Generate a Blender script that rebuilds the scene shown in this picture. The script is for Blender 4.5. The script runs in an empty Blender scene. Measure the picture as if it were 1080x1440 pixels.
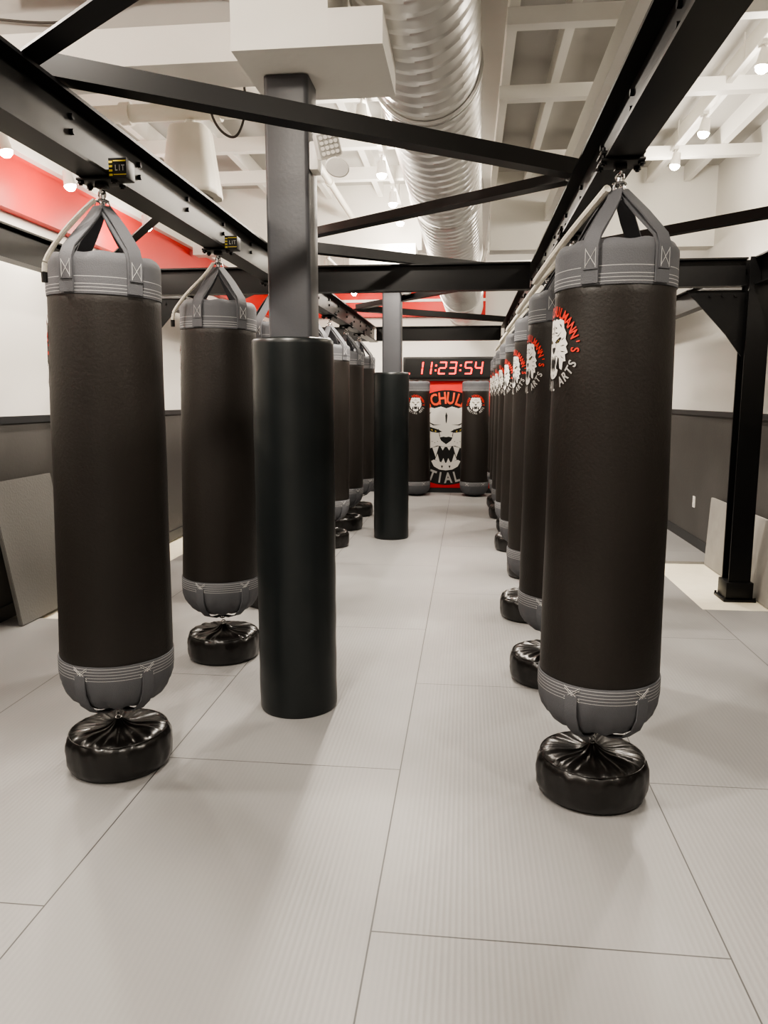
import bpy, bmesh, math, random
from mathutils import Vector, Matrix
random.seed(7)
scene = bpy.context.scene
COL = scene.collection
pi = math.pi
try:
    scene.view_settings.view_transform = 'AgX'
    scene.view_settings.look = 'AgX - Medium High Contrast'
except Exception: pass

# ---------------------------------------------------------------- materials
def lin(h):
    h = h.lstrip('#')
    out = []
    for i in (0, 2, 4):
        c = int(h[i:i+2], 16) / 255
        out.append(c/12.92 if c <= .04045 else ((c+.055)/1.055)**2.4)
    return tuple(out) + (1,)

def mat(name, col, rough=.5, metal=0, bump=0, bscale=50, var=0, vscale=3, emit=0, coat=0, spec=.5):
    m = bpy.data.materials.new(name)
    m.use_nodes = True
    nt = m.node_tree
    b = nt.nodes['Principled BSDF']
    c = lin(col) if isinstance(col, str) else col
    b.inputs['Base Color'].default_value = c
    b.inputs['Roughness'].default_value = rough
    b.inputs['Metallic'].default_value = metal
    b.inputs['Specular IOR Level'].default_value = spec
    if coat:
        b.inputs['Coat Weight'].default_value = coat
    if emit:
        b.inputs['Emission Color'].default_value = c
        b.inputs['Emission Strength'].default_value = emit
    tc = nt.nodes.new('ShaderNodeTexCoord')
    if var:
        n = nt.nodes.new('ShaderNodeTexNoise')
        n.inputs['Scale'].default_value = vscale
        n.inputs['Detail'].default_value = 5
        nt.links.new(tc.outputs['Object'], n.inputs['Vector'])
        mx = nt.nodes.new('ShaderNodeMix')
        mx.data_type = 'RGBA'
        nt.links.new(n.outputs['Fac'], mx.inputs['Factor'])
        mx.inputs[6].default_value = tuple(x*(1-var) for x in c[:3]) + (1,)
        mx.inputs[7].default_value = tuple(min(1, x*(1+var)) for x in c[:3]) + (1,)
        nt.links.new(mx.outputs[2], b.inputs['Base Color'])
    if bump:
        n = nt.nodes.new('ShaderNodeTexNoise')
        n.inputs['Scale'].default_value = bscale
        n.inputs['Detail'].default_value = 4
        nt.links.new(tc.outputs['Object'], n.inputs['Vector'])
        bp = nt.nodes.new('ShaderNodeBump')
        bp.inputs['Strength'].default_value = bump
        bp.inputs['Distance'].default_value = .01
        nt.links.new(n.outputs['Fac'], bp.inputs['Height'])
        nt.links.new(bp.outputs['Normal'], b.inputs['Normal'])
    return m

M = {}
M['vinyl'] = mat('black_vinyl', '#1f1b18', .48, bump=.12, bscale=90, var=.15, vscale=4, spec=.4)
M['shiny'] = mat('glossy_black_vinyl', '#131110', .3, bump=.25, bscale=12, coat=.1)
M['pad'] = mat('pad_vinyl', '#161a1b', .36, bump=.1, bscale=9, spec=.42)
GREY = '#525357'
M['strap'] = mat('grey_webbing', GREY, .75, bump=.3, bscale=300)
M['thread'] = mat('pale_thread', '#bdbcba', .7)
M['steel'] = mat('black_painted_steel', '#09090a', .42, var=.2, vscale=6, spec=.32)
M['column'] = mat('charcoal_paint', '#3e3f43', .45, bump=.05, bscale=60)
M['wall'] = mat('white_wall_paint', '#dfdcd6', .7, var=.03, vscale=1.5)
M['soffit'] = mat('white_plaster', '#e6e4de', .7, bump=.15, bscale=25, var=.05)
M['deck'] = mat('painted_deck', '#b4b2ae', .75, var=.08, vscale=2, bump=.2, bscale=12)
M['joist'] = mat('painted_joist', '#e6e4de', .6, var=.05, vscale=4)
M['wains'] = mat('charcoal_wainscot', '#474543', .6, bump=.1, bscale=40, var=.2, vscale=2.5)
M['wcap'] = mat('dark_cap_trim', '#27282a', .45)
M['red'] = mat('red_paint', '#c81808', .5, var=.05)
M['cream'] = mat('cream_vinyl_floor', '#efe8d2', .45, var=.08, vscale=14)
M['duct'] = mat('galvanised_duct', '#dfdedb', .33, metal=.62, var=.06, vscale=3)
M['pipe'] = mat('cream_pipe', '#ddd9ce', .5, var=.06)
M['chrome'] = mat('chrome', '#c8c8c8', .22, metal=1)
M['rope'] = mat('white_rope', '#e4dfd2', .8, bump=.6, bscale=200)
M['boardtan'] = mat('grey_concrete_board', '#989590', .65, var=.22, vscale=7)
M['boarddark'] = mat('dark_ribbed_board', '#6d6c69', .6, bump=.3, bscale=60)
M['plastic'] = mat('white_plastic', '#e6e3dd', .4)
M['lensgrey'] = mat('grey_lens', '#aaa8a3', .3)
M['bulb'] = mat('lamp_glow', (1, .84, .58, 1), .4, emit=140)
M['led'] = mat('red_led', (1, .012, .01, 1), .4, emit=3.2)
M['black'] = mat('matte_black', '#0b0b0b', .5)
M['lred'] = mat('logo_red', '#cc2a19', .5)
M['lwhite'] = mat('logo_white', '#dcd9d3', .5)
M['lblack'] = mat('logo_black', '#080808', .5)
M['lyellow'] = mat('logo_yellow', '#b8a24a', .5)
M['lgrey'] = mat('logo_grey', '#aaa8a5', .5)
M['lorange'] = mat('logo_orange', '#f0512c', .5)
M['banner'] = mat('red_banner', '#cf150d', .55, bump=.05, bscale=5)
M['yellow'] = mat('yellow_sticker', '#c9b23a', .5)
M['cable'] = mat('dark_cable', '#3b3732', .6)

def floor_material():
    m = bpy.data.materials.new('grey_tatami_mats')
    m.use_nodes = True
    nt = m.node_tree
    L = nt.links
    b = nt.nodes['Principled BSDF']
    geo = nt.nodes.new('ShaderNodeNewGeometry')
    sep = nt.nodes.new('ShaderNodeSeparateXYZ')
    L.new(geo.outputs['Position'], sep.inputs[0])
    def mt(op, a, c=None, d=None):
        n = nt.nodes.new('ShaderNodeMath')
        n.operation = op
        for i, v in enumerate((a, c, d)):
            if v is None: continue
            if isinstance(v, (int, float)): n.inputs[i].default_value = v
            else: L.new(v, n.inputs[i])
        return n.outputs[0]
    x, y = sep.outputs[0], sep.outputs[1]
    xs = mt('ADD', x, 10.254)
    col = mt('FLOOR', xs)
    fx = mt('SUBTRACT', xs, col)
    par = mt('MODULO', col, 2)
    ys = mt('ADD', y, 19.3-1.96)
    ys = mt('ADD', ys, mt('MULTIPLY', par, .965))
    yd = mt('DIVIDE', ys, 1.93)
    row = mt('FLOOR', yd)
    fy = mt('MULTIPLY', mt('SUBTRACT', yd, row), 1.93)
    ex = mt('MINIMUM', fx, mt('SUBTRACT', 1.0, fx))
    ey = mt('MINIMUM', fy, mt('SUBTRACT', 1.93, fy))
    e = mt('MINIMUM', ex, ey)
    mr = nt.nodes.new('ShaderNodeMapRange')
    L.new(e, mr.inputs[0])
    mr.inputs[1].default_value = .0012
    mr.inputs[2].default_value = .0034
    seam = mr.outputs[0]
    rib = mt('SINE', mt('MULTIPLY', x, 2*pi/.0185))
    noise = nt.nodes.new('ShaderNodeTexNoise')
    noise.inputs['Scale'].default_value = 1.3
    noise.inputs['Detail'].default_value = 4
    L.new(geo.outputs['Position'], noise.inputs['Vector'])
    wn = nt.nodes.new('ShaderNodeTexWhiteNoise')
    wn.noise_dimensions = '2D'
    cmb = nt.nodes.new('ShaderNodeCombineXYZ')
    L.new(col, cmb.inputs[0]); L.new(row, cmb.inputs[1])
    L.new(cmb.outputs[0], wn.inputs['Vector'])
    k = mt('ADD', mt('MULTIPLY', rib, .018), 1.0)
    k = mt('ADD', k, mt('MULTIPLY', mt('SUBTRACT', noise.outputs['Fac'], .5), .10))
    k = mt('ADD', k, mt('MULTIPLY', mt('SUBTRACT', wn.outputs['Value'], .5), .06))
    k = mt('MULTIPLY', k, mt('ADD', mt('MULTIPLY', seam, .85), .15))
    vm = nt.nodes.new('ShaderNodeVectorMath')
    vm.operation = 'SCALE'
    vm.inputs[0].default_value = lin('#888786')[:3]
    L.new(k, vm.inputs['Scale'])
    L.new(vm.outputs[0], b.inputs['Base Color'])
    b.inputs['Roughness'].default_value = .42
    b.inputs['Specular IOR Level'].default_value = .5
    bp = nt.nodes.new('ShaderNodeBump')
    bp.inputs['Strength'].default_value = .14
    bp.inputs['Distance'].default_value = .002
    L.new(mt('ADD', mt('MULTIPLY', rib, .4), mt('MULTIPLY', seam, 2)), bp.inputs['Height'])
    L.new(bp.outputs['Normal'], b.inputs['Normal'])
    return m
M['mats'] = floor_material()

def stitched(name, zs):
    m = mat(name, GREY, .72, bump=.25, bscale=250)
    nt = m.node_tree; L = nt.links
    b = nt.nodes['Principled BSDF']
    tc = nt.nodes.new('ShaderNodeTexCoord')
    sep = nt.nodes.new('ShaderNodeSeparateXYZ')
    L.new(tc.outputs['Object'], sep.inputs[0])
    acc = None
    for z in zs:
        n = nt.nodes.new('ShaderNodeMath'); n.operation = 'COMPARE'
        L.new(sep.outputs[2], n.inputs[0]); n.inputs[1].default_value = z; n.inputs[2].default_value = .0010
        if acc is None: acc = n.outputs[0]
        else:
            mm = nt.nodes.new('ShaderNodeMath'); mm.operation = 'MAXIMUM'
            L.new(acc, mm.inputs[0]); L.new(n.outputs[0], mm.inputs[1]); acc = mm.outputs[0]
    mx = nt.nodes.new('ShaderNodeMix'); mx.data_type = 'RGBA'
    L.new(acc, mx.inputs['Factor'])
    mx.inputs[6].default_value = lin(GREY); mx.inputs[7].default_value = lin('#a9a8a6')
    L.new(mx.outputs[2], b.inputs['Base Color'])
    return m
M['capst'] = stitched('stitched_grey_lower', [.172, .184, .196, .208, .220])
M['colst'] = stitched('stitched_grey_collar', [1.640, 1.652, 1.664, 1.690])

# ---------------------------------------------------------------- mesh helpers
def finish(bm, name, mats, parent=None, loc=(0, 0, 0), smooth=True, angle=35, link=True):
    bmesh.ops.recalc_face_normals(bm, faces=bm.faces)
    me = bpy.data.meshes.new(name)
    bm.to_mesh(me); bm.free()
    for k in (mats if isinstance(mats, (list, tuple)) else [mats]):
        me.materials.append(M[k])
    if smooth:
        me.polygons.foreach_set('use_smooth', [True]*len(me.polygons))
        try: me.set_sharp_from_angle(angle=math.radians(angle))
        except Exception: pass
    return place(name, me, parent, loc)

def place(name, me, parent=None, loc=(0, 0, 0), rotz=0):
    o = bpy.data.objects.new(name, me)
    COL.objects.link(o)
    o.location = loc
    o.rotation_euler[2] = rotz
    if parent: o.parent = parent
    return o

def empty(name, loc, rotz=0, parent=None):
    o = bpy.data.objects.new(name, None)
    o.empty_display_size = .1
    COL.objects.link(o)
    o.location = loc; o.rotation_euler[2] = rotz
    if parent: o.parent = parent
    return o

def tag(o, label, cat, group=None):
    o['label'] = label; o['category'] = cat
    if group: o['group'] = group
    return o
def struct(o):
    o['kind'] = 'structure'; return o

def box(bm, lo, hi, mi=0, bev=0):
    lo, hi = Vector(lo), Vector(hi)
    t = Matrix.Translation((lo+hi)/2) @ Matrix.Diagonal(((hi-lo).x, (hi-lo).y, (hi-lo).z, 1))
    r = bmesh.ops.create_cube(bm, size=1, matrix=t)
    fs = set()
    for v in r['verts']:
        for f in v.link_faces: fs.add(f)
    for f in fs: f.material_index = mi
    if bev:
        es = set(e for f in fs for e in f.edges)
        r2 = bmesh.ops.bevel(bm, geom=list(es), offset=bev, segments=2, affect='EDGES', profile=.5)
        for f in r2['faces']: f.material_index = mi
    return r['verts']

def frame(d):
    d = Vector(d).normalized()
    up = Vector((0, 0, 1)) if abs(d.z) < .95 else Vector((0, 1, 0))
    s = d.cross(up).normalized()
    return d, s, s.cross(d).normalized()

def sweep(bm, pts, prof, mi=0, cap=True, closed=False, scale=None):
    pts = [Vector(p) for p in pts]
    n = len(pts); rings = []
    for i, p in enumerate(pts):
        if closed: d = pts[(i+1) % n]-pts[i-1]
        elif i == 0: d = pts[1]-pts[0]
        elif i == n-1: d = pts[-1]-pts[-2]
        else: d = pts[i+1]-pts[i-1]
        d, s, u = frame(d)
        k = scale[i] if scale else 1
        rings.append([bm.verts.new(p+s*a*k+u*b*k) for a, b in prof])
    m = len(prof)
    rr = range(n if closed else n-1)
    for i in rr:
        A, B = rings[i], rings[(i+1) % n]
        for j in range(m):
            f = bm.faces.new((A[j], A[(j+1) % m], B[(j+1) % m], B[j])); f.material_index = mi
    if cap and not closed:
        for R in (rings[0], rings[-1]):
            f = bm.faces.new(R); f.material_index = mi

def circ(r, n=10): return [(r*math.cos(2*pi*i/n), r*math.sin(2*pi*i/n)) for i in range(n)]
def iprof(w, h, tf, tw):
    a, b, c = w/2, h/2, tw/2
    return [(-a, -b), (a, -b), (a, -b+tf), (c, -b+tf), (c, b-tf), (a, b-tf), (a, b), (-a, b), (-a, b-tf), (-c, b-tf), (-c, -b+tf), (-a, -b+tf)]
def lprof(w, h, t):
    return [(-w/2, 0), (w/2, 0), (w/2, h), (w/2-t, h), (w/2-t, t), (-w/2, t)]
def tube(bm, pts, r, n=8, mi=0, closed=False): sweep(bm, pts, circ(r, n), mi, True, closed)
def cyl(bm, p1, p2, r, n=20, mi=0, r2=None):
    sweep(bm, [p1, p2], circ(r, n), mi, True, False, [1, (r2/r if r2 else 1)])

def torus(bm, c, R, r, axis='z', n=20, m=8, mi=0, sx=1, sy=1):
    pts = []
    for i in range(n):
        a = 2*pi*i/n
        u, v = R*math.cos(a)*sx, R*math.sin(a)*sy
        p = {'z': (u, v, 0), 'y': (u, 0, v), 'x': (0, u, v)}[axis]
        pts.append(Vector(c)+Vector(p))
    rings = []
    ax = {'z': Vector((0, 0, 1)), 'y': Vector((0, 1, 0)), 'x': Vector((1, 0, 0))}[axis]
    for i, p in enumerate(pts):
        d = (pts[(i+1) % n]-pts[i-1]).normalized()
        s = d.cross(ax).normalized()
        rings.append([bm.verts.new(p+s*r*math.cos(2*pi*j/m)+ax*r*math.sin(2*pi*j/m)) for j in range(m)])
    for i in range(n):
        A, B = rings[i], rings[(i+1) % n]
        for j in range(m):
            f = bm.faces.new((A[j], A[(j+1) % m], B[(j+1) % m], B[j])); f.material_index = mi

def lathe(bm, prof, n=64, fn=None, mi=0, mis=None):
    rings = []
    for (r, z) in prof:
        if r < 1e-5:
            rings.append([bm.verts.new((0, 0, z))]); continue
        R = []
        for j in range(n):
            a = 2*pi*j/n
            rr, zz = (r, z) if fn is None else fn(r, z, a)
            R.append(bm.verts.new((rr*math.cos(a), rr*math.sin(a), zz)))
        rings.append(R)
    for i in range(len(rings)-1):
        A, B = rings[i], rings[i+1]
        for j in range(n):
            k = (j+1) % n
            if len(A) == 1 and len(B) == 1: continue
            if len(A) == 1: f = bm.faces.new((A[0], B[j], B[k]))
            elif len(B) == 1: f = bm.faces.new((A[j], A[k], B[0]))
            else: f = bm.faces.new((A[j], A[k], B[k], B[j]))
            f.material_index = mis[i] if mis else mi

def ribbon(bm, pts, width, thick, wdir, mi=0):
    pts = [Vector(p) for p in pts]
    rings = []
    for i, p in enumerate(pts):
        w = Vector(wdir[i] if isinstance(wdir, list) else wdir).normalized()
        d = (pts[min(i+1, len(pts)-1)]-pts[max(i-1, 0)]).normalized()
        nn = d.cross(w).normalized()
        ww = width if not isinstance(width, list) else width[i]
        rings.append([bm.verts.new(p+w*a*ww/2+nn*b*thick/2) for a, b in ((-1, -1), (1, -1), (1, 1), (-1, 1))])
    for A, B in zip(rings[:-1], rings[1:]):
        for j in range(4):
            f = bm.faces.new((A[j], A[(j+1) % 4], B[(j+1) % 4], B[j])); f.material_index = mi
    bm.faces.new(rings[0]).material_index = mi
    bm.faces.new(rings[-1]).material_index = mi

def beam(name, p1, p2, prof, mk, label, cat='steel beam', group=None, bolts=None):
    p1, p2 = Vector(p1), Vector(p2)
    bm = bmesh.new()
    sweep(bm, [Vector((0, 0, 0)), p2-p1], prof)
    if bolts:
        d, s, u = frame(p2-p1)
        Ln = (p2-p1).length
        t = bolts[0]
        while t < Ln:
            for sg in (-1, 1):
                for dz in bolts[2]:
                    c = d*t+u*dz
                    cyl(bm, c+s*sg*bolts[3], c+s*sg*(bolts[3]+.012), .011, 8)
            t += bolts[1]
    o = finish(bm, name, mk, loc=p1, angle=30)
    return tag(o, label, cat, group)

# ---------------------------------------------------------------- room shell
XL, XR, YB, YF = -3.2, 2.4, 12.3, -3.0
ZC = 3.78
def sbox(name, lo, hi, mk, bev=0):
    bm = bmesh.new()
    c = Vector(((lo[0]+hi[0])/2, (lo[1]+hi[1])/2, lo[2]))
    box(bm, Vector(lo)-c, Vector(hi)-c, bev=bev)
    return struct(finish(bm, name, mk, loc=c, smooth=False))
sbox('wall_left', (XL-.15, YF, -.03), (XL, YB, ZC), 'wall')
sbox('wall_right', (XR, YF, -.03), (XR+.15, YB, ZC), 'wall')
sbox('wall_back', (XL-.15, YB, -.03), (XR+.15, YB+.15, ZC), 'wall')
sbox('wall_front', (XL-.15, YF-.15, -.03), (XR+.15, YF, ZC), 'wall')
sbox('ceiling', (XL-.15, YF, ZC), (XR+.15, YB, ZC+.1), 'deck')
sbox('floor.001', (XL-.15, YF, -.12), (XR+.15, YB, -.025), 'cream')
bm = bmesh.new()
for lo, hi in [((XL, YF), (XR, 4.82)), ((-2.78, 4.82), (1.73, YB)), ((1.73, 4.82), (XR, 5.56)), ((1.73, 7.25), (XR, YB)), ((XL, 8.6), (-2.78, YB))]:
    box(bm, (lo[0], lo[1], -.0245), (hi[0], hi[1], 0))
struct(finish(bm, 'floor', 'mats', smooth=False))

tn = [0]
def trim(lo, hi, mk, bev=0):
    tn[0] += 1
    return sbox('trim_%d' % tn[0], lo, hi, mk, bev)
WZ = 1.35
trim((XL, YF, 0), (XL+.02, YB, WZ), 'wains')
trim((XL, YF, WZ), (XL+.035, YB, WZ+.05), 'wcap')
trim((XR-.02, YF, 0), (XR, YB, WZ), 'wains')
trim((XR-.035, YF, WZ), (XR, YB, WZ+.05), 'wcap')
sbox('baseboard_left', (XL+.02, YF, 0), (XL+.035, YB, .1), 'wcap')
sbox('baseboard_right', (XR-.035, YF, 0), (XR-.02, YB, .1), 'wcap')
sbox('baseboard_back', (XL+.04, YB-.02, 0), (XR-.04, YB, .1), 'wcap')
trim((XL+.04, YB-.018, .1), (-1.3, YB, WZ), 'wains')
trim((.6, YB-.018, .1), (XR-.04, YB, WZ), 'wains')
trim((XL, YF, 2.80), (XL+.08, YB, 3.18), 'red')
trim((XL, YF, 3.18), (XL+.14, YB, 3.26), 'soffit')
trim((XL+.08, YB-.12, 2.80), (.25, YB, 3.3), 'red')
trim((XL+.14, YB-.16, 3.02), (.25, YB-.12, 3.06), 'soffit')
trim((-.98, 3.22, 2.92), (-.58, 3.76, ZC), 'soffit')
trim((-.58, 3.22, 2.92), (-.36, 3.76, 3.06), 'soffit')
trim((XL+.08, 3.50, 3.0), (-.98, 3.78, 3.16), 'soffit')
trim((XL+.14, 3.66, 3.16), (-.98, 3.78, ZC), 'deck')
trim((-2.2, 3.0, 3.32), (-.98, 3.5, 3.42), 'joist')
trim((.2, 8.1, 3.02), (XR, 8.32, ZC), 'soffit')
trim((XL+.14, 8.42, 3.1), (-.52, 8.6, ZC), 'soffit')
trim((-1.25, 8.05, 2.72), (-.56, 8.4, 3.1), 'soffit')
trim((.2, 8.32, 3.5), (XR, YB, 3.56), 'deck')
for x in (-2.7, -2.1, -1.5, -.95, .22, .55, .95, 1.35, 1.75, 2.1):
    y0 = 3.8 if x < -.5 else YF
    y1 = 8.33 if x < -.5 else 8.08
    w = .028
    trim((x-w, y0, ZC-.15), (x+w, y1, ZC), 'joist')
for y in (4.55, 5.6, 7.0):
    trim((.18, y-.04, ZC-.24), (XR, y+.04, ZC-.151), 'joist')
for y in (4.3, 5.4, 6.4, 7.3):
    trim((XL+.14, y-.04, ZC-.26), (-.62, y+.04, ZC-.151), 'joist')
for x in (-2.4, -1.6, -.9):
    trim((x-.05, 8.6, ZC-.2), (x+.05, YB-.12, ZC), 'joist')
for y in (8.9, 9.5, 10.1, 10.7, 11.3, 11.9):
    trim((.22, y-.04, 3.36), (XR, y+.04, 3.5), 'joist')
trim((.74, 3.0, 3.3), (.86, 8.08, 3.46), 'joist')

bm = bmesh.new()
box(bm, (-.008, -.04, -.06), (0, .04, .06), bev=.004)
box(bm, (-.011, -.018, .01), (-.008, .018, .04)); box(bm, (-.011, -.018, -.04), (-.008, .018, -.01))
tag(finish(bm, 'wall_outlet', 'plastic', loc=(XR-.02, 8.15, .45), smooth=False), 'white duplex electrical outlet plate on dark wainscot', 'outlet')

# ---------------------------------------------------------------- columns and pads
CX = -.812
def column(y, ztop, lab):
    bm = bmesh.new()
    h = .1; r = .022
    prof = []
    for cx, cy, a0 in ((h-r, h-r, 0), (-h+r, h-r, 90), (-h+r, -h+r, 180), (h-r, -h+r, 270)):
        for k in range(5):
            a = math.radians(a0+k*22.5)
            prof.append((cx+r*math.cos(a), cy+r*math.sin(a)))
    sweep(bm, [(0, 0, 0), (0, 0, ztop)], prof)
    o = finish(bm, 'support_column', 'column', loc=(CX, y, 0), angle=30)
    tag(o, lab, 'column', 'square columns')
def pad(y):
    e = tag(empty('column_pad', (CX-.01, y, 0)), 'round black vinyl pad wrapped around a column', 'pad', 'column pads')
    def fn(r, z, a):
        w = .0008*math.sin(5*a+z*9)*math.sin(z*21+a*2)+.0007*math.sin(31*z+3*a)
        if r < .18: w = 0
        return r+w, z
    bm = bmesh.new()
    prof = [(.148, .0), (.184, .0), (.190, .01)] + [(.191, .03+i*(1.74/60)) for i in range(61)] + [(.190, 1.79), (.182, 1.797), (.148, 1.797), (.148, 0)]
    lathe(bm, prof, 72, fn)
    finish(bm, 'cover', 'pad', e, angle=50)
    bm = bmesh.new()
    box(bm, (-.016, -.006, .02), (.016, .003, 1.78), bev=.002)
    o = finish(bm, 'seam_flap', 'pad', e)
    a = math.radians(160)
    o.location = (.194*math.cos(a), .194*math.sin(a), 0); o.rotation_euler[2] = a+pi/2
column(3.55, 2.915, 'charcoal square steel column with rounded corners under soffit')
column(8.2, 2.715, 'charcoal square steel column under a small white soffit')
pad(3.55); pad(8.2)

# ---------------------------------------------------------------- emblem
def glyph(ch):
    cu = bpy.data.curves.new('g', 'FONT')
    cu.body = ch; cu.size = 1; cu.align_x = 'CENTER'; cu.offset = .026; cu.resolution_u = 3
    o = bpy.data.objects.new('g', cu); COL.objects.link(o)
    dg = bpy.context.evaluated_depsgraph_get()
    me = bpy.data.meshes.new_from_object(o.evaluated_get(dg))
    bpy.data.objects.remove(o); bpy.data.curves.remove(cu)
    return me
GC = {}
def add_glyph(bm, ch, mtx, mi):
    if ch == ' ': return
    if ch not in GC: GC[ch] = glyph(ch)
    me = GC[ch]
    vs = [bm.verts.new(mtx @ v.co) for v in me.vertices]
    for p in me.polygons:
        try: f = bm.faces.new([vs[i] for i in p.vertices]); f.material_index = mi
        except ValueError: pass

def logo_bm(disc=False):
    bm = bmesh.new()
    KX = 1.22 if disc else 1.08
    def poly(pts, mi, z, mirror=False):
        for s in ((1, -1) if mirror else (1,)):
            vs = [bm.verts.new((x*s*KX, y, z)) for x, y in pts]
            f = bm.faces.new(vs); f.material_index = mi
    if disc:
        n = 72
        for i in range(n):
            a, b = 2*pi*i/n, 2*pi*(i+1)/n
            vs = [bm.verts.new((r*math.cos(t), r*math.sin(t), 0)) for r, t in ((.0001, a), (1.06, a), (1.06, b))]
            f = bm.faces.new(vs); f.material_index = 2
    top = "TIGER SCHULMANN'S"
    for i, ch in enumerate(top):
        ph = math.radians((i-(8.5 if disc else 8))*11.8)
        m = Matrix.Rotation(-ph, 4, 'Z') @ Matrix.Translation((0, .765, .3)) @ Matrix.Diagonal((.265 if disc else .245, .36 if disc else .33, 1, 1))
        add_glyph(bm, ch, m, 0)
    bot = "MARTIAL ARTS"
    for i, ch in enumerate(bot):
        ph = math.radians((i-(4.7 if disc else 5.5))*11.8)
        m = Matrix.Rotation(ph, 4, 'Z') @ Matrix.Translation((0, -1.01, .3)) @ Matrix.Diagonal((.255, .33, 1, 1))
        add_glyph(bm, ch, m, 4)
    half = [(0, .66), (.10, .70), (.22, .66), (.32, .70), (.44, .62), (.46, .46), (.54, .34), (.52, .2), (.60, .08), (.54, .02), (.61, -.12), (.52, -.16), (.55, -.32), (.46, -.32), (.43, -.52), (.34, -.48), (.29, -.25), (.16, -.18), (0, -.21)]
    poly(half + [(-x, y) for x, y in reversed(half[1:-1])], 1, .2)
    jaw = [(0, -.54), (.1, -.52), (.21, -.48), (.27, -.52), (.22, -.64), (.12, -.71), (0, -.73)]
    poly(jaw + [(-x, y) for x, y in reversed(jaw[1:-1])], 1, .2)
    mo = [(0, -.2), (.16, -.17), (.30, -.24), (.33, -.46), (.22, -.49), (.1, -.54), (0, -.56)]
    poly(mo + [(-x, y) for x, y in reversed(mo[1:-1])], 2, .25)
    poly([(.13, -.18), (.25, -.22), (.19, -.43)], 1, .3, True)
    poly([(.02, -.2), (.1, -.19), (.06, -.28)], 1, .3, True)
    poly([(.11, -.54), (.2, -.49), (.155, -.35)], 1, .3, True)
    poly([(.01, -.56), (.08, -.54), (.045, -.45)], 1, .3, True)
    poly([(0, -.14), (.09, -.06), (.12, .01), (.05, .03), (0, .02), (-.05, .03), (-.12, .01), (-.09, -.06)], 2, .3)
    poly([(.12, .02), (.145, .2), (.136, .2), (.11, .04)], 2, .3, True)
    poly([(.07, .14), (.16, .195), (.33, .26), (.38, .23), (.28, .14), (.16, .115)], 2, .3, True)
    poly([(.17, .145), (.21, .18), (.29, .20), (.25, .15), (.2, .13)], 3, .35, True)
    poly([(.205, .13), (.25, .13), (.25, .2), (.205, .19)], 2, .4, True)
    poly([(0, .58), (.02, .5), (.01, .36), (0, .32), (-.01, .36), (-.02, .5)], 2, .3)
    if not disc:
        poly([(.06, .52), (.17, .48), (.1, .46)], 2, .3, True)
        poly([(.05, .39), (.2, .37), (.25, .43), (.18, .345), (.07, .365)], 2, .3, True)
    poly([(.09, .30), (.22, .30), (.38, .39), (.24, .28)], 2, .3, True)
    poly([(.27, .58), (.35, .54), (.38, .46), (.32, .51)], 2, .3, True)
    poly([(.50, .26), (.42, .21), (.36, .18), (.42, .185)], 2, .3, True)
    poly([(.52, .06), (.44, .065), (.34, .045), (.42, .04)], 2, .3, True)
    poly([(.54, -.1), (.44, -.078), (.34, -.07), (.42, -.10)], 2, .3, True)
    poly([(.50, -.26), (.42, -.21), (.36, -.17), (.41, -.23)], 2, .3, True)
    for k in range(3):
        poly([(.15+.05*k, -.07-.03*(k % 2)), (.162+.05*k, -.07-.03*(k % 2)), (.162+.05*k, -.085-.03*(k % 2)), (.15+.05*k, -.085-.03*(k % 2))], 2, .3, True)
    poly([(.05, -.62), (.09, -.62), (.07, -.69)], 2, .3, True)
    return bm

LR = .147
def bag_r(z): return .2235-.0165*(z-.215)/1.42
def bag_logo_mesh():
    bm = logo_bm()
    bmesh.ops.triangulate(bm, faces=bm.faces)
    for k in range(-9, 10):
        bmesh.ops.bisect_plane(bm, geom=bm.verts[:]+bm.edges[:]+bm.faces[:], plane_co=(k*.11, 0, 0), plane_no=(1, 0, 0))
    for v in bm.verts:
        a = v.co.x*LR/.213
        r = bag_r(1.43+v.co.y*LR)+.0036+v.co.z*.006
        v.co = Vector((r*math.cos(a), r*math.sin(a), v.co.y*LR))
    me = bpy.data.meshes.new('emblem')
    bm.to_mesh(me); bm.free()
    for k in ('lred', 'lwhite', 'lblack', 'lyellow', 'lgrey'): me.materials.append(M[k])
    return me
EMB = bag_logo_mesh()

# ---------------------------------------------------------------- bag meshes
def tmp(bm, name, mats, angle=40):
    o = finish(bm, name, mats, angle=angle)
    me = o.data
    bpy.data.objects.remove(o)
    return me
def bagfn(r, z, a):
    k = .0014*math.sin(3*a+z*2.1)+.0009*math.sin(2*a-z*5)+.0006*math.sin(7*a+z*11)
    return r+k, z
bm = bmesh.new()
lathe(bm, [(.220, .215)]+[(bag_r(.22+i*(1.415/40)), .22+i*(1.415/40)) for i in range(41)]+[(.204, 1.64)], 72, bagfn)
ME_BODY = tmp(bm, 'body', 'vinyl')
def colfn(r, z, a):
    r0, z0 = bagfn(r, z, a)
    if z > 1.752 and r > .08:
        w = min(1, (z-1.752)/.02)
        return r0+.003*w*math.sin(15*a)*(.5+.5*math.sin(2*a)), z+.003*w*math.sin(11*a+2)+.002*math.sin(5*a)*w
    return r0, z
bm = bmesh.new()
lathe(bm, [(.205, 1.628), (.2105, 1.63), (.2115, 1.65), (.2115, 1.68), (.2105, 1.70), (.2115, 1.74), (.210, 1.757), (.202, 1.772), (.188, 1.781), (.170, 1.783), (.15, 1.779), (.1, 1.778), (.05, 1.782), (0, 1.783)], 72, colfn)
ME_COLLAR = tmp(bm, 'top_collar', 'colst')
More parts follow.
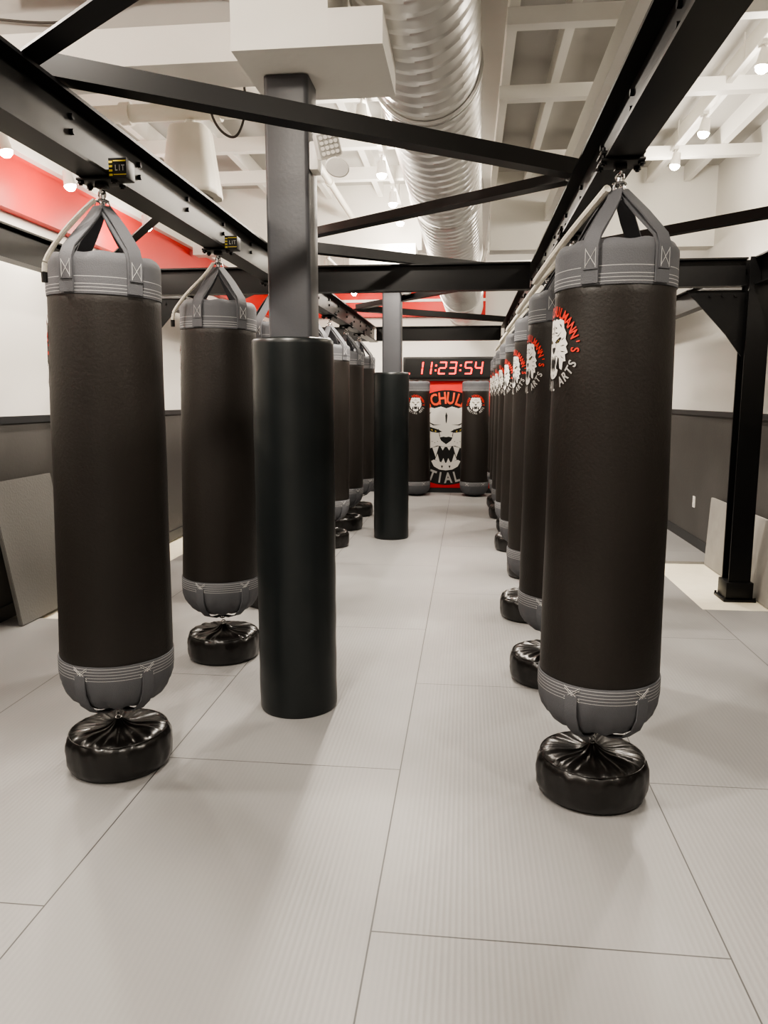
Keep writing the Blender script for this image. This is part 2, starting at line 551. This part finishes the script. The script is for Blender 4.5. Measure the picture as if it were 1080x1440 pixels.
def capfn(r, z, a):
    w = max(0, min(1, (.16-z)/.06)) if r > .02 else 0
    w *= min(1, r/.1)
    return r+.005*w*math.sin(16*a)*(.4+.6*math.sin(3*a+1)**2), z+.004*w*math.sin(11*a+2)
SA = (240, 306, 60, 126)
bm = bmesh.new()
lathe(bm, [(0, .0), (.05, .002), (.1, .010), (.15, .028), (.185, .055), (.207, .088), (.221, .125), (.2255, .155), (.2275, .165), (.2275, .195), (.2275, .225), (.2265, .228), (.221, .229)], 72, capfn)
for q in SA:
    a0 = math.radians(q)
    for s in (1, -1):
        pts = []
        for k in range(5):
            t = k/4-.5
            a = a0+t*.26*s; z = .197+t*.045
            pts.append((.2295*math.cos(a), .2295*math.sin(a), z))
        for off in (-.004, .004):
            tube(bm, [(p[0], p[1], p[2]+off) for p in pts], .0010, 5, 1)
ME_CAP = tmp(bm, 'bottom_cap', ['capst', 'thread'])
AP = 1.96
bm = bmesh.new()
def tw(k): return (math.sin(math.radians(k))*.65, math.cos(math.radians(k)), math.sin(math.radians(k))*-.5)
ribbon(bm, [(.2150, 0, 1.635), (.2150, 0, 1.70), (.2140, 0, 1.756), (.199, 0, 1.788), (.155, 0, 1.829), (.111, 0, 1.870), (.067, 0, 1.914), (.022, 0, AP)], [.06, .06, .06, .06, .06, .06, .058, .048], .006, [tw(0), tw(0), tw(0), tw(4), tw(10), tw(14), tw(16), tw(18)])
ribbon(bm, [(.2195, 0.004, 1.68), (.2190, .004, 1.758), (.203, .006, 1.797), (.158, .008, 1.841), (.114, .010, 1.884), (.069, .008, 1.926), (.024, 0, AP+.012)], [.052, .052, .052, .054, .054, .052, .044], .005, [tw(0), tw(0), tw(-4), tw(-9), tw(-13), tw(-16), tw(-18)])
for s in (-1, 1):
    tube(bm, [(.2228, .004+s*.018, 1.685), (.2228, .004+s*.018, 1.748)], .0009, 5, 1)
tube(bm, [(.2228, -.014, 1.69), (.2228, .022, 1.745)], .0009, 5, 1)
tube(bm, [(.2228, .022, 1.69), (.2228, -.014, 1.745)], .0009, 5, 1)
ME_STRAP = tmp(bm, 'hanging_strap', ['strap', 'thread'])
bm = bmesh.new()
ribbon(bm, [(.2305, 0, .19), (.2315, 0, .15), (.228, 0, .11), (.204, 0, .058), (.155, 0, .014), (.085, 0, -.012), (.015, 0, -.02)], [.046, .046, .046, .044, .04, .034, .024], .006, (0, 1, 0))
ME_LSTRAP = tmp(bm, 'lower_strap', ['strap'])
bm = bmesh.new()
torus(bm, (0, 0, -.022), .018, .0035, 'y')
torus(bm, (.0, 0, -.024), .016, .003, 'x', sx=1.1, sy=.8)
ME_RING = tmp(bm, 'lower_ring', ['chrome'])
bm = bmesh.new()
for q in SA:
    a = math.radians(q)
    c = Vector((.018*math.cos(a), .018*math.sin(a), AP+.012))
    torus(bm, c, .02, .003, 'x' if q % 4 else 'y', sx=.7, sy=1.2)
torus(bm, (0, 0, AP+.035), .022, .004, 'z')
cyl(bm, (0, 0, AP+.034), (0, 0, AP+.055), .011, 12)
torus(bm, (0, 0, AP+.058), .013, .004, 'y', sy=1.2)
ME_SWIV = tmp(bm, 'swivel', ['chrome'])

BZ = .27
def make_bag(x, y, rot=0, z=BZ, hung=True, emblem_az=190, label=None, group='hanging punching bags', tilt=0, turn=0):
    e = empty('punching_bag', (x, y, z), rot)
    e.rotation_euler[1] = tilt
    tag(e, label or 'tall black vinyl punching bag with grey stitched collar hanging from rail', 'punching bag', group)
    tr = math.radians(turn)
    place('body', ME_BODY, e); place('top_collar', ME_COLLAR, e); place('bottom_cap', ME_CAP, e, rotz=tr)
    em = place('emblem', EMB, e, (0, 0, 1.43), math.radians(emblem_az)-rot)
    em['label'] = 'round white tiger emblem with red lettering'
    if hung:
        for q in SA:
            place('lower_strap', ME_LSTRAP, e, rotz=math.radians(q)+tr)
            place('hanging_strap', ME_STRAP, e, rotz=math.radians(q)+tr)
        place('lower_ring', ME_RING, e); place('swivel', ME_SWIV, e)
    return e

def anfn(r, z, a):
    top = max(0, min(1, (z-.12)/.04)); rr = r; zz = z
    if r > .02:
        k = min(1, r/.12)
        rr += (.0025*math.sin(7*a+2)+.0015*math.sin(13*a+z*20))*(1 if z > .02 else 0)
        rim = max(0, 1-abs(r-.17)/.09)
        zz += top*k*(.0026*math.sin(17*a+r*9)+.0024*math.sin(11*a+1+r*14)+.003*math.sin(3*a))
        zz += top*rim*.003*math.sin(29*a+2*math.sin(5*a))
        if .03 < z < .13: rr += .0018*math.sin(21*a+3*math.sin(z*40))
    return rr, zz
bm = bmesh.new()
prof = [(0, 0), (.1, 0), (.18, .001), (.198, .006), (.206, .018), (.211, .04), (.213, .07), (.213, .10), (.210, .125), (.203, .143), (.188, .156), (.165, .163), (.135, .166), (.105, .167), (.08, .168), (.058, .171), (.04, .177), (.026, .186), (.016, .195), (.01, .2), (0, .201)]
lathe(bm, prof, 140, anfn)
ME_ANC = tmp(bm, 'cushion', ['shiny'], 60)
bm = bmesh.new()
torus(bm, (0, 0, .150), .1975, .003, 'z', n=60, m=6)
ME_PIPING = tmp(bm, 'piping', ['shiny'])
bm = bmesh.new()
torus(bm, (0, 0, .208), .011, .003, 'x')
cyl(bm, (0, 0, .185), (0, 0, .2), .014, 12)
ME_AR = tmp(bm, 'anchor_ring', ['chrome'])
def make_anchor(x, y, rot):
    e = tag(empty('anchor_weight', (x, y, 0), rot), 'round glossy black vinyl floor weight with puckered top', 'floor weight', 'anchor weights')
    place('cushion', ME_ANC, e); place('piping', ME_PIPING, e); place('tether_ring', ME_AR, e)

RZ0, RZ1 = 2.34, 2.54
bm = bmesh.new()
box(bm, (-.075, -.055, -.012), (.075, .055, -.001), bev=.003)
box(bm, (-.075, -.05, .012+.001), (-.012, .05, .024), bev=.003); box(bm, (.012, -.05, .013), (.075, .05, .024), bev=.003)
for sx in (-.065, .065):
    for sy in (-.035, .035):
        cyl(bm, (sx, sy, -.026), (sx, sy, .036), .007, 8)
        cyl(bm, (sx, sy, -.02), (sx, sy, -.012), .013, 6)
box(bm, (-.02, -.02, -.03), (.02, .02, -.012), bev=.003)
ME_CLAMP = tmp(bm, 'clamp', ['steel'], 30)
bm = bmesh.new()
torus(bm, (0, 0, -.036), .012, .004, 'x', sy=1.3)
ME_EYE = tmp(bm, 'eye_bolt', ['chrome'])
bm = bmesh.new()
box(bm, (-.03, -.04, 0), (.03, .04, .07), bev=.005)
ME_CTRL = tmp(bm, 'housing', ['steel'])
bm = bmesh.new()
box(bm, (-.034, -.0012, .002), (.034, 0, .068), 1)
for k in range(4):
    box(bm, (-.033, -.0022, .006+k*.015), (-.02, -.0012, .013+k*.015), 0)
box(bm, (-.016, -.0022, .056), (.032, -.0012, .060), 0)
box(bm, (-.016, -.0022, .009), (.032, -.0012, .012), 0)
for i, ch in enumerate('LIT'):
    add_glyph(bm, ch, Matrix.Translation((-.005+.013*i, -.003, .024)) @ Matrix.Rotation(pi/2, 4, 'X') @ Matrix.Diagonal((.02, .028, 1, 1)), 2)
ME_STICK = tmp(bm, 'sticker', ['yellow', 'black', 'lgrey'])
def make_hanger(x, y, ctrl=False):
    e = tag(empty('bag_hanger', (x, y, RZ0)), 'black bolted beam clamp with chrome eye bolt', 'hanger', 'bag hangers')
    place('clamp', ME_CLAMP, e); place('eye_bolt', ME_EYE, e)
    if ctrl:
        e['label'] = 'black bolted beam clamp with a small yellow-stickered box'
        place('box_housing', ME_CTRL, e, (.095, -.02, -.01))
        place('sticker', ME_STICK, e, (.095, -.063, -.01))

LY = [2.87, 4.22, 5.4, 6.6, 7.65, 8.7, 9.75]
RY = [2.85, 4.05, 5.25, 6.5, 7.65, 8.75, 9.75, 10.7]
LX, RX = -1.39, .515
for i, y in enumerate(LY):
    make_bag(LX-.045, y, random.uniform(-.06, .06), tilt=.022, emblem_az=(184 if i == 0 else 168), turn=20); make_anchor(LX-.045+random.uniform(-.01, .02), y, random.uniform(0, 6)); make_hanger(LX, y, i < 3)
AOX = {1: -.04, 2: -.045, 3: .07, 4: .0, 5: .06}
for i, y in enumerate(RY):
    make_bag(RX, y, random.uniform(-.06, .06)); make_anchor(RX-.01+AOX.get(i, 0), y, random.uniform(0, 6)); make_hanger(RX, y)
for x in (-.80, .12):
    make_bag(x, 11.93, 0, 0.003, False, 270, 'black punching bag standing on the floor against red banner', 'standing punching bags')

# ---------------------------------------------------------------- steel frame
RC = (RZ0+RZ1)/2
RP = iprof(.12, .2, .012, .01)
for x in (LX, RX):
    beam('steel_rail', (x, -1.5, RC), (x, 11.3, RC), RP, 'steel', 'long black I-beam rail carrying a row of bags', 'steel beam', 'bag rails', bolts=(.3, .55, (.0, .05), .005))
PX0, PX1 = -2.75, 2.1
CP = iprof(.1, .2, .012, .01)
BY = 6.0
for y in (-1.2, BY, 11.05):
    for a, b in ((PX0+.085, LX-.063), (LX+.063, RX-.063), (RX+.063, PX1-.085)):
        beam('cross_beam', (a, y, RC), (b, y, RC), CP, 'steel', 'black steel cross beam between rails', 'steel beam', 'cross beams')
for x, s in ((PX0, -1), (PX1, 1)):
    for a, b in ((-1.1, BY-.085), (BY+.085, 10.96)):
        beam('side_beam', (x, a, RC), (x, b, RC), CP, 'steel', 'black steel beam running along the wall', 'steel beam', 'side beams')
    for y in (BY, 11.05, -1.2):
        zb = -.025 if (y == BY) else 0
        e = tag(empty('steel_post', (x, y, zb)), 'black steel post with bolted base and triangular gusset', 'post', 'steel posts')
        bm = bmesh.new()
        sweep(bm, [(0, 0, .0), (0, 0, RZ1-zb)], iprof(.16, .16, .014, .012))
        finish(bm, 'shaft', 'steel', e, angle=30)
        bm = bmesh.new()
        box(bm, (-.12, -.12, 0), (.12, .12, .02), bev=.003)
        box(bm, (-.10, -.10, .02), (.10, .10, .15), bev=.006)
        for sx in (-1, 1):
            for sy in (-1, 1): cyl(bm, (sx*.11, sy*.11, .0), (sx*.11, sy*.11, .035), .009, 6)
        finish(bm, 'base_shoe', 'steel', e, angle=30)
        bm = bmesh.new()
        zt = RZ0-.001
        pts = [(-s*.08, zt), (-s*.5, zt), (-s*.42, zt-.08), (-s*.2, zt-.32), (-s*.08, zt-.48)]
        vs = [[bm.verts.new((p[0], yy, p[1])) for p in pts] for yy in (-.008, .008)]
        bm.faces.new(vs[0]); bm.faces.new(vs[1])
        for k in range(5): bm.faces.new((vs[0][k], vs[0][(k+1) % 5], vs[1][(k+1) % 5], vs[1][k]))
        for k in range(3):
            cyl(bm, (-s*(.15+.09*k), -.008, zt-.04), (-s*(.15+.09*k), -.02, zt-.04), .01, 6)
        finish(bm, 'gusset', 'steel', e, angle=30)
BZ2 = RZ1+.004
BP = lprof(.08, .07, .008)
nodes = [(RX, 1.0), (LX-.05, 2.42), (RX, 3.82), (LX, 5.25), (RX, 6.75), (LX, 9.05), (RX, 10.6)]
for i, (a, b) in enumerate(zip(nodes[:-1], nodes[1:])):
    d = (Vector((b[0], b[1], 0))-Vector((a[0], a[1], 0))).normalized()*.05
    beam('brace_bar', (a[0]+d.x*1.2, a[1]+d.y*1.6, BZ2), (b[0]-d.x*1.2, b[1]-d.y*1.6, BZ2), BP, 'steel', 'black angle-iron diagonal brace between rails', 'steel brace', 'diagonal braces')
for a, b in (((RX+.07, 5.8), (PX1-.07, 4.4)), ((LX-.07, 3.9), (PX0+.07, 5.6)), ((RX+.07, 6.4), (PX1-.07, 8.4)), ((LX-.07, 6.4), (PX0+.07, 8.4))):
    beam('brace_bar', (a[0], a[1], BZ2), (b[0], b[1], BZ2), lprof(.06, .06, .008), 'steel', 'thin black angle-iron brace to the side beam', 'steel brace', 'side braces')

# ---------------------------------------------------------------- duct
P1, P2 = Vector((-.33, .8, 3.47)), Vector((-.08, 12.2, 2.94))
d, s, u = frame(P2-P1)
Ld = (P2-P1).length
e = tag(empty('spiral_duct', P1), 'large round galvanised spiral air duct under the ceiling', 'air duct')
bm = bmesh.new()
R0 = .286
n = 56; rings = []
STP = .015
N = int(Ld/STP)
for i in range(N+1):
    ring = []
    for j in range(n):
        a = 2*pi*j/n
        ph = ((i*STP)/.12 + a/(2*pi)) % 1
        rr = R0 + (.008 if ph < .13 else 0)
        p = d*(i*STP)+s*rr*math.cos(a)+u*rr*math.sin(a)
        ring.append(bm.verts.new(p))
    rings.append(ring)
for A, B in zip(rings[:-1], rings[1:]):
    for j in range(n): bm.faces.new((A[j], A[(j+1) % n], B[(j+1) % n], B[j]))
finish(bm, 'pipe_shell', 'duct', e, angle=25)
for t in (3.6, 5.7, 7.9, 10.0):
    bm = bmesh.new()
    for o0 in (0, .035):
        pts = [d*(t+o0)+s*(R0+.012)*math.cos(2*pi*j/40)+u*(R0+.012)*math.sin(2*pi*j/40) for j in range(40)]
        rr = []
        for j, p in enumerate(pts):
            rad = (p-d*(t+o0)).normalized()
            rr.append([bm.verts.new(p+rad*a+d*b) for a, b in ((-.008, -.008), (.008, -.008), (.008, .008), (-.008, .008))])
        for j in range(40):
            A, B = rr[j], rr[(j+1) % 40]
            for k in range(4): bm.faces.new((A[k], A[(k+1) % 4], B[(k+1) % 4], B[k]))
    finish(bm, 'joint_collar', 'duct', e, angle=30)

# ---------------------------------------------------------------- lights
bm = bmesh.new(); cyl(bm, (0, 0, .0), (0, 0, .10), .042, 20, r2=.03); ME_HEAD = tmp(bm, 'lamp_head', ['plastic'], 30)
bm = bmesh.new(); lathe(bm, [(0, -.036), (.02, -.032), (.035, -.018), (.041, .0), (0, .001)], 16); ME_LENS = tmp(bm, 'lamp', ['bulb'])
def track_light(x, y, z, ztop, energy, tilt=(0, 0), up=.18, grp='track spotlights'):
    e = tag(empty('track_spotlight', (x, y, z)), 'small white track spotlight with glowing warm bulb', 'spotlight', grp)
    h = place('lamp_head', ME_HEAD, e); h.rotation_euler = (tilt[0], tilt[1], 0)
    l = place('lamp', ME_LENS, e); l.rotation_euler = (tilt[0], tilt[1], 0)
    bm = bmesh.new()
    cyl(bm, (0, 0, .085), (0, 0, ztop-z), .007, 8)
    box(bm, (-.02, -.04, ztop-z-.02), (.02, .04, ztop-z))
    finish(bm, 'stem', 'plastic', e)
    if energy <= 0: return
    for typ, en in (('SPOT', energy), ('POINT', energy*up)):
        ld = bpy.data.lights.new('glow', typ)
        ld.energy = en; ld.color = (1, .91, .80)
        ld.shadow_soft_size = .06
        if typ == 'SPOT':
            ld.spot_size = math.radians(145); ld.spot_blend = .85
        lo = bpy.data.objects.new('glow_light', ld); COL.objects.link(lo)
        lo.parent = e; lo.location = (0, 0, -.09)
        lo.rotation_euler = (tilt[0], tilt[1], 0)
def track(x, y0, y1, z, hang):
    bm = bmesh.new()
    box(bm, (-.018, 0, 0), (.018, y1-y0, .02), bev=.002)
    k = .3
    while k < y1-y0:
        cyl(bm, (0, k, .02), (0, k, hang-z), .005, 6); k += 1.5
    tag(finish(bm, 'light_track', 'plastic', loc=(x, y0, z)), 'slim white lighting track hung below the ceiling', 'light track', 'lighting tracks')
E = 195
track(1.68, -1.0, 7.9, 3.58, ZC)
for y, k in ((1.2, 1.), (4.96, .7), (6.08, .5), (6.86, .6)): track_light(1.68, y, 3.44, 3.58, E*k, (0, .15))
track(-2.8, 3.85, 8.2, 3.14, ZC)
for y, k in ((4.55, .4), (5.3, .4), (6.6, .6)): track_light(-2.8, y, 3.0, 3.14, E*k, (0, -.2))
track(-2.6, -1.0, 3.2, 3.44, ZC)
for y in (.6, 2.6): track_light(-2.6, y, 3.3, 3.44, E*.85, (0, -.2))
track(-.70, 4.4, 8.0, 3.42, ZC)
for y, k in ((5.05, 1.1), (6.2, .9), (7.1, .7), (7.85, .8)): track_light(-.70, y, 3.26, 3.42, E*k)
track(-.9, -1.5, 3.1, 3.5, ZC)
for y in (-.6, 1.9): track_light(-.9, y, 3.35, 3.5, E*1.15, (.1, 0))
track(.9, 8.6, 12.0, 3.2, 3.5)
for y in (9.3, 11.0): track_light(.9, y, 3.08, 3.2, E*.8)
track(-1.7, 8.7, 12.0, 3.2, ZC)
for y in (9.2, 10.3, 11.4): track_light(-1.7, y, 3.06, 3.2, E*.6)
track(-.5, 8.7, 12.0, 3.25, ZC)
for y in (10.0, 11.3): track_light(-.55, y, 3.12, 3.25, E*.6)

# ---------------------------------------------------------------- emergency light on column
e = tag(empty('emergency_light', (CX+.1005, 3.50, 2.52)), 'white twin-head emergency light fixed to column side', 'emergency light')
bm = bmesh.new(); box(bm, (0, -.05, 0), (.04, .05, .12), bev=.008); finish(bm, 'housing', 'plastic', e)
for (cx, cz, tl, sz) in ((.085, .10, -.3, 1), (.125, .005, .25, .8)):
    bm = bmesh.new()
    if sz == 1:
        box(bm, (-.056, -.02, -.056), (.056, .02, .056), 0, bev=.012)
        box(bm, (-.046, -.023, -.046), (.046, -.019, .046), 1)
        for gx in (-1.5, -.5, .5, 1.5):
            for gz in (-1.5, -.5, .5, 1.5):
                cyl(bm, (gx*.021, -.022, gz*.021), (gx*.021, -.028, gz*.021), .0085, 10, 0)
    else:
        sweep(bm, [(0, -.03, 0), (0, -.024, 0), (0, .01, 0), (0, .03, 0)], [(a*1.35, b) for a, b in circ(.04, 24)], scale=[.9, 1, .9, .45])
    o = finish(bm, 'lamp_head', ['plastic', 'lensgrey'], e); o.location = (cx, -.06, cz); o.rotation_euler = (.35, tl, .35)
bm = bmesh.new(); cyl(bm, (.035, -.03, .06), (.12, -.04, .05), .012, 8); finish(bm, 'bracket', 'plastic', e)

# ---------------------------------------------------------------- clock
e = tag(empty('led_clock', (-.32, YB-.1, 1.83)), 'wide black wall clock with glowing red digits reading 11:23:54', 'clock')
bm = bmesh.new(); box(bm, (-.715, 0, 0), (.715, .098, .345), bev=.01); finish(bm, 'housing', 'black', e)
bm = bmesh.new(); box(bm, (-.68, -.003, .03), (.68, 0, .315)); finish(bm, 'screen', 'lblack', e, smooth=False)
SEG = {'1': 'bc', '2': 'abged', '3': 'abgcd', '5': 'afgcd', '4': 'fgbc'}
def digit(ch, cx):
    bm = bmesh.new()
    w, h, t = .105, .2, .024
    sl = .12
    def bar(x0, z0, x1, z1):
        vs = []
        for yy in (-.006, -.003):
            vs.append([bm.verts.new((x+z*sl, yy, z)) for x, z in ((x0, z0), (x1, z0), (x1, z1), (x0, z1))])
        bm.faces.new(vs[0])
        for k in range(4): bm.faces.new((vs[0][k], vs[0][(k+1) % 4], vs[1][(k+1) % 4], vs[1][k]))
    g = .006
    S = {'a': (-w/2+g, h-t, w/2-g, h), 'd': (-w/2+g, 0, w/2-g, t), 'g': (-w/2+g, h/2-t/2, w/2-g, h/2+t/2),
         'f': (-w/2-t/2, h/2+g, -w/2+t/2, h-g), 'b': (w/2-t/2, h/2+g, w/2+t/2, h-g),
         'e': (-w/2-t/2, g, -w/2+t/2, h/2-g), 'c': (w/2-t/2, g, w/2+t/2, h/2-g)}
    if ch == ':':
        bar(-.014, .05, .014, .078); bar(-.014, .125, .014, .153)
    elif ch == '.': bar(-.013, 0, .013, .026)
    else:
        for k in SEG[ch]: bar(*S[k])
    o = finish(bm, 'colon' if ch == ':' else ('dot' if ch == '.' else 'digit'), 'led', e, smooth=False)
    o.location = (cx, 0, .07)
for ch, cx in (('.', -.62), ('1', -.47), ('1', -.33), (':', -.205), ('2', -.10), ('3', .06), (':', .185), ('5', .31), ('4', .47)):
    digit(ch, cx)

# ---------------------------------------------------------------- banner
e = tag(empty('wall_banner', (-.34, YB-.03, .08)), 'red wall banner with round black and white tiger emblem', 'banner')
bm = bmesh.new(); box(bm, (-.74, 0, 0), (.74, .008, 1.72), bev=.002); finish(bm, 'cloth', 'banner', e)
bm = logo_bm(True)
LB = .72
for v in bm.verts: v.co = Vector((v.co.x*LB, -.002-v.co.z*.01, v.co.y*LB+.81))
me = bpy.data.meshes.new('emblem'); bm.to_mesh(me); bm.free()
for k in ('lorange', 'lwhite', 'lblack', 'lyellow', 'lgrey'): me.materials.append(M[k])
place('emblem', me, e)

# ---------------------------------------------------------------- ropes
def rope(name, pts, r, label, hook=None):
    P = [Vector(p) for p in pts]; P = [P[0]*2-P[1]]+P+[P[-1]*2-P[-2]]
    out = []
    for i in range(1, len(P)-2):
        for k in range(10):
            t = k/10
            out.append(.5*((2*P[i])+(P[i+1]-P[i-1])*t+(2*P[i-1]-5*P[i]+4*P[i+1]-P[i+2])*t*t+(3*P[i]-P[i-1]-3*P[i+1]+P[i+2])*t**3))
    out.append(P[-2])
    o0 = out[0].copy()
    bm = bmesh.new()
    tube(bm, [p-o0 for p in out], r, 8)
    if hook:
        q = out[-1]-o0
        cyl(bm, q, q+Vector((0, 0, -.035)), r*1.2, 8, 1)
    return finish(bm, name, ['rope', 'black'] if name == 'rope' else ['cable'], loc=o0)
tag(rope('rope', [(LX-.01, 2.82, 2.255), (LX-.03, 2.76, 2.20), (LX-.08, 2.70, 2.11), (LX-.115, 2.65, 2.02), (LX-.12, 2.638, 1.97)], .0095, '', 1), 'white rope draped from a bag swivel with black tip', 'rope')
tag(rope('rope', [(LX-.01, 4.16, 2.255), (LX-.05, 4.11, 2.18), (LX-.12, 4.04, 2.08), (LX-.18, 4.01, 1.99), (LX-.19, 4.0, 1.94)], .0095, '', 1), 'white rope draped from a bag swivel with black tip', 'rope')
rp = []
for i in range(5):
    y0, y1 = RY[i], RY[i+1]
    L = y1-y0
    rp += [(RX-.045, y0-.03, 2.245), (RX-.15, y0+L*.2, 2.13), (RX-.225, y0+L*.45, 2.035), (RX-.20, y0+L*.7, 2.07), (RX-.1, y0+L*.88, 2.18)]
rp += [(RX-.045, RY[5]-.03, 2.245)]
tag(rope('rope', rp, .014, ''), 'white rope hanging in loops along the row of bags', 'rope')

# ---------------------------------------------------------------- boards
def board(name, lo_y, hi_y, x_wall, sgn, h, lean, th, mk, zb, label, skew=0):
    bm = bmesh.new()
    L = hi_y-lo_y
    vs = []
    for t in (0, th):
        vs.append([bm.verts.new((t*sgn, y, z)) for y, z in ((0, 0), (L, 0), (L+skew, h), (skew, h))])
    bm.faces.new(vs[0]); bm.faces.new(vs[1])
    for k in range(4): bm.faces.new((vs[0][k], vs[0][(k+1) % 4], vs[1][(k+1) % 4], vs[1][k]))
    bmesh.ops.bevel(bm, geom=bm.edges[:], offset=.004, segments=2, affect='EDGES')
    o = finish(bm, name, mk, loc=(x_wall-sgn*(lean+th+.01), lo_y, zb), angle=30)
    o.rotation_euler[1] = sgn*math.atan2(lean, h)
    return tag(o, label, 'board')
board('leaning_mat', 4.62, 5.35, XL+.04, -1, .98, .16, .03, 'boarddark', .003, 'dark grey ribbed mat panel leaning against wainscot')
board('leaning_board', 5.62, 7.24, XR-.04, 1, .62, .085, .03, 'boardtan', -.022, 'long grey concrete-look board leaning against wall behind the post', skew=.18)

# ---------------------------------------------------------------- pipes & misc
bm = bmesh.new()
tube(bm, [(0, 0, 0), (1.9, 0, 0)], .05, 16)
for t in (.35, 1.0, 1.55): cyl(bm, (t-.03, 0, 0), (t+.03, 0, 0), .064, 16)
tube(bm, [(.6, 0, 0), (.6, 0, .57)], .03, 12)
tag(finish(bm, 'ceiling_pipe', 'pipe', loc=(XL+.15, 4.6, 3.2), angle=40), 'cream painted pipe with collars crossing under ceiling', 'pipe', 'ceiling pipes')
bm = bmesh.new()
tube(bm, [(0, 0, 0), (0, 2.2, 0), (0.02, 2.27, .03), (.02, 2.3, .1), (.02, 2.3, .4)], .035, 14)
for t in (.4, 1.3, 2.0): cyl(bm, (0, t-.025, 0), (0, t+.025, 0), .046, 14)
tag(finish(bm, 'ceiling_pipe', 'pipe', loc=(-2.95, 3.85, 3.34), angle=40), 'cream painted pipe running beside red band', 'pipe', 'ceiling pipes')
bm = bmesh.new()
tube(bm, [(0, 0, 0), (0, .9, 0), (.05, 1.0, 0), (.6, 1.3, 0.02)], .028, 12)
for t in (.3, .8): cyl(bm, (0, t-.025, 0), (0, t+.025, 0), .038, 12)
cyl(bm, (0, .3, 0), (0, .3, .68), .008, 8)
tag(finish(bm, 'ceiling_pipe', 'pipe', loc=(-2.55, 3.9, 3.02), angle=40), 'cream pipe with bend hanging near red band', 'pipe', 'ceiling pipes')
bm = bmesh.new()
tube(bm, [(0, 0, 0), (0, 4.4, 0)], .03, 12)
for t in (.5, 1.8, 3.1): cyl(bm, (0, t-.03, 0), (0, t+.03, 0), .04, 12)
tag(finish(bm, 'ceiling_pipe', 'pipe', loc=(-1.25, 3.85, 3.42), angle=40), 'cream painted pipe running under ceiling joists', 'pipe', 'ceiling pipes')
bm = bmesh.new()
tube(bm, [(0, 0, 0), (0, 10.9, 0)], .014, 10)
for t in (1, 3, 5, 7, 9): cyl(bm, (0, t, 0), (0, t, .2), .006, 6)
tag(finish(bm, 'ceiling_pipe', 'pipe', loc=(1.2, -2.9, 3.46), angle=40), 'thin painted conduit running along the ceiling joists', 'pipe', 'ceiling pipes')
e = tag(empty('pendant_housing', (-1.66, 4.6, 2.72)), 'white tapered bucket-shaped fixture hanging beneath pipe', 'ceiling fixture')
bm = bmesh.new()
def sq(r, z, a):
    k = 1+.09*(math.cos(4*a)**2)*(-1 if math.cos(4*a) > 0 else 1)
    return (r*k if r > .1 else r)+(.002*math.sin(24*a) if .02 < z < .37 and r > .1 else 0), z
lathe(bm, [(.12, .0), (.172, .0), (.178, .01), (.174, .03), (.128, .36), (.115, .385), (.05, .39), (.03, .395), (0, .395)], 48, sq)
finish(bm, 'shade', 'pipe', e, angle=50)
bm = bmesh.new(); cyl(bm, (0, 0, .39), (0, 0, .43), .03, 12); finish(bm, 'stem', 'pipe', e)
e = tag(empty('junction_box', (-1.32, 4.12, 3.3)), 'small cream sensor canister under ceiling', 'junction box')
bm = bmesh.new(); lathe(bm, [(0, 0), (.04, .0), (.055, .015), (.055, .07), (.045, .08), (.045, .12), (0, .12)], 24)
cyl(bm, (0, 0, .12), (0, 0, .478), .008, 8)
finish(bm, 'canister', 'pipe', e, angle=30)
tag(rope('cable', [(-1.33, 4.2, 3.42), (-1.45, 4.25, 3.35), (-1.42, 4.3, 3.05), (-1.3, 4.3, 2.95), (-1.22, 4.25, 3.1), (-1.25, 4.2, 3.39)], .007, ''), 'dark cable looping beneath the ceiling', 'cable')
tag(rope('cable', [(-3.0, 3.52, 3.167), (-2.4, 3.6, 3.167), (-1.8, 3.54, 3.167), (-1.3, 3.6, 3.167), (-1.0, 3.55, 3.18)], .006, ''), 'dark cable lying along the cross beam', 'cable')
tag(rope('cable', [(-2.9, 3.64, 3.167), (-2.5, 3.62, 3.3), (-1.9, 3.63, 3.26), (-1.4, 3.62, 3.36), (-1.0, 3.64, 3.3)], .006, ''), 'dark cable strung above the cross beam', 'cable')
e = tag(empty('dome_camera', (CX+.15, 8.12, 2.66)), 'small white dome camera on a bracket beside column', 'camera')
bm = bmesh.new(); lathe(bm, [(0, -.07), (.04, -.062), (.065, -.035), (.075, 0), (.08, .03), (0, .035)], 24); finish(bm, 'dome', 'plastic', e)
bm = bmesh.new(); box(bm, (-.049, -.02, .0), (-.03, .02, .05)); finish(bm, 'bracket', 'plastic', e)

# ---------------------------------------------------------------- world, camera
w = bpy.data.worlds.new('world'); scene.world = w; w.use_nodes = True
w.node_tree.nodes['Background'].inputs[0].default_value = (.9, .92, 1, 1)
w.node_tree.nodes['Background'].inputs[1].default_value = .3
cd = bpy.data.cameras.new('camera'); cam = bpy.data.objects.new('camera', cd); COL.objects.link(cam)
cd.sensor_fit = 'VERTICAL'; cd.sensor_height = 36; cd.sensor_width = 27; cd.lens = 26.5
cd.clip_start = .02
cam.location = (0, 0, 1.525)
cam.rotation_euler = (math.radians(90-8.58), 0, math.radians(6.28))
scene.camera = cam
for me in GC.values(): bpy.data.meshes.remove(me)
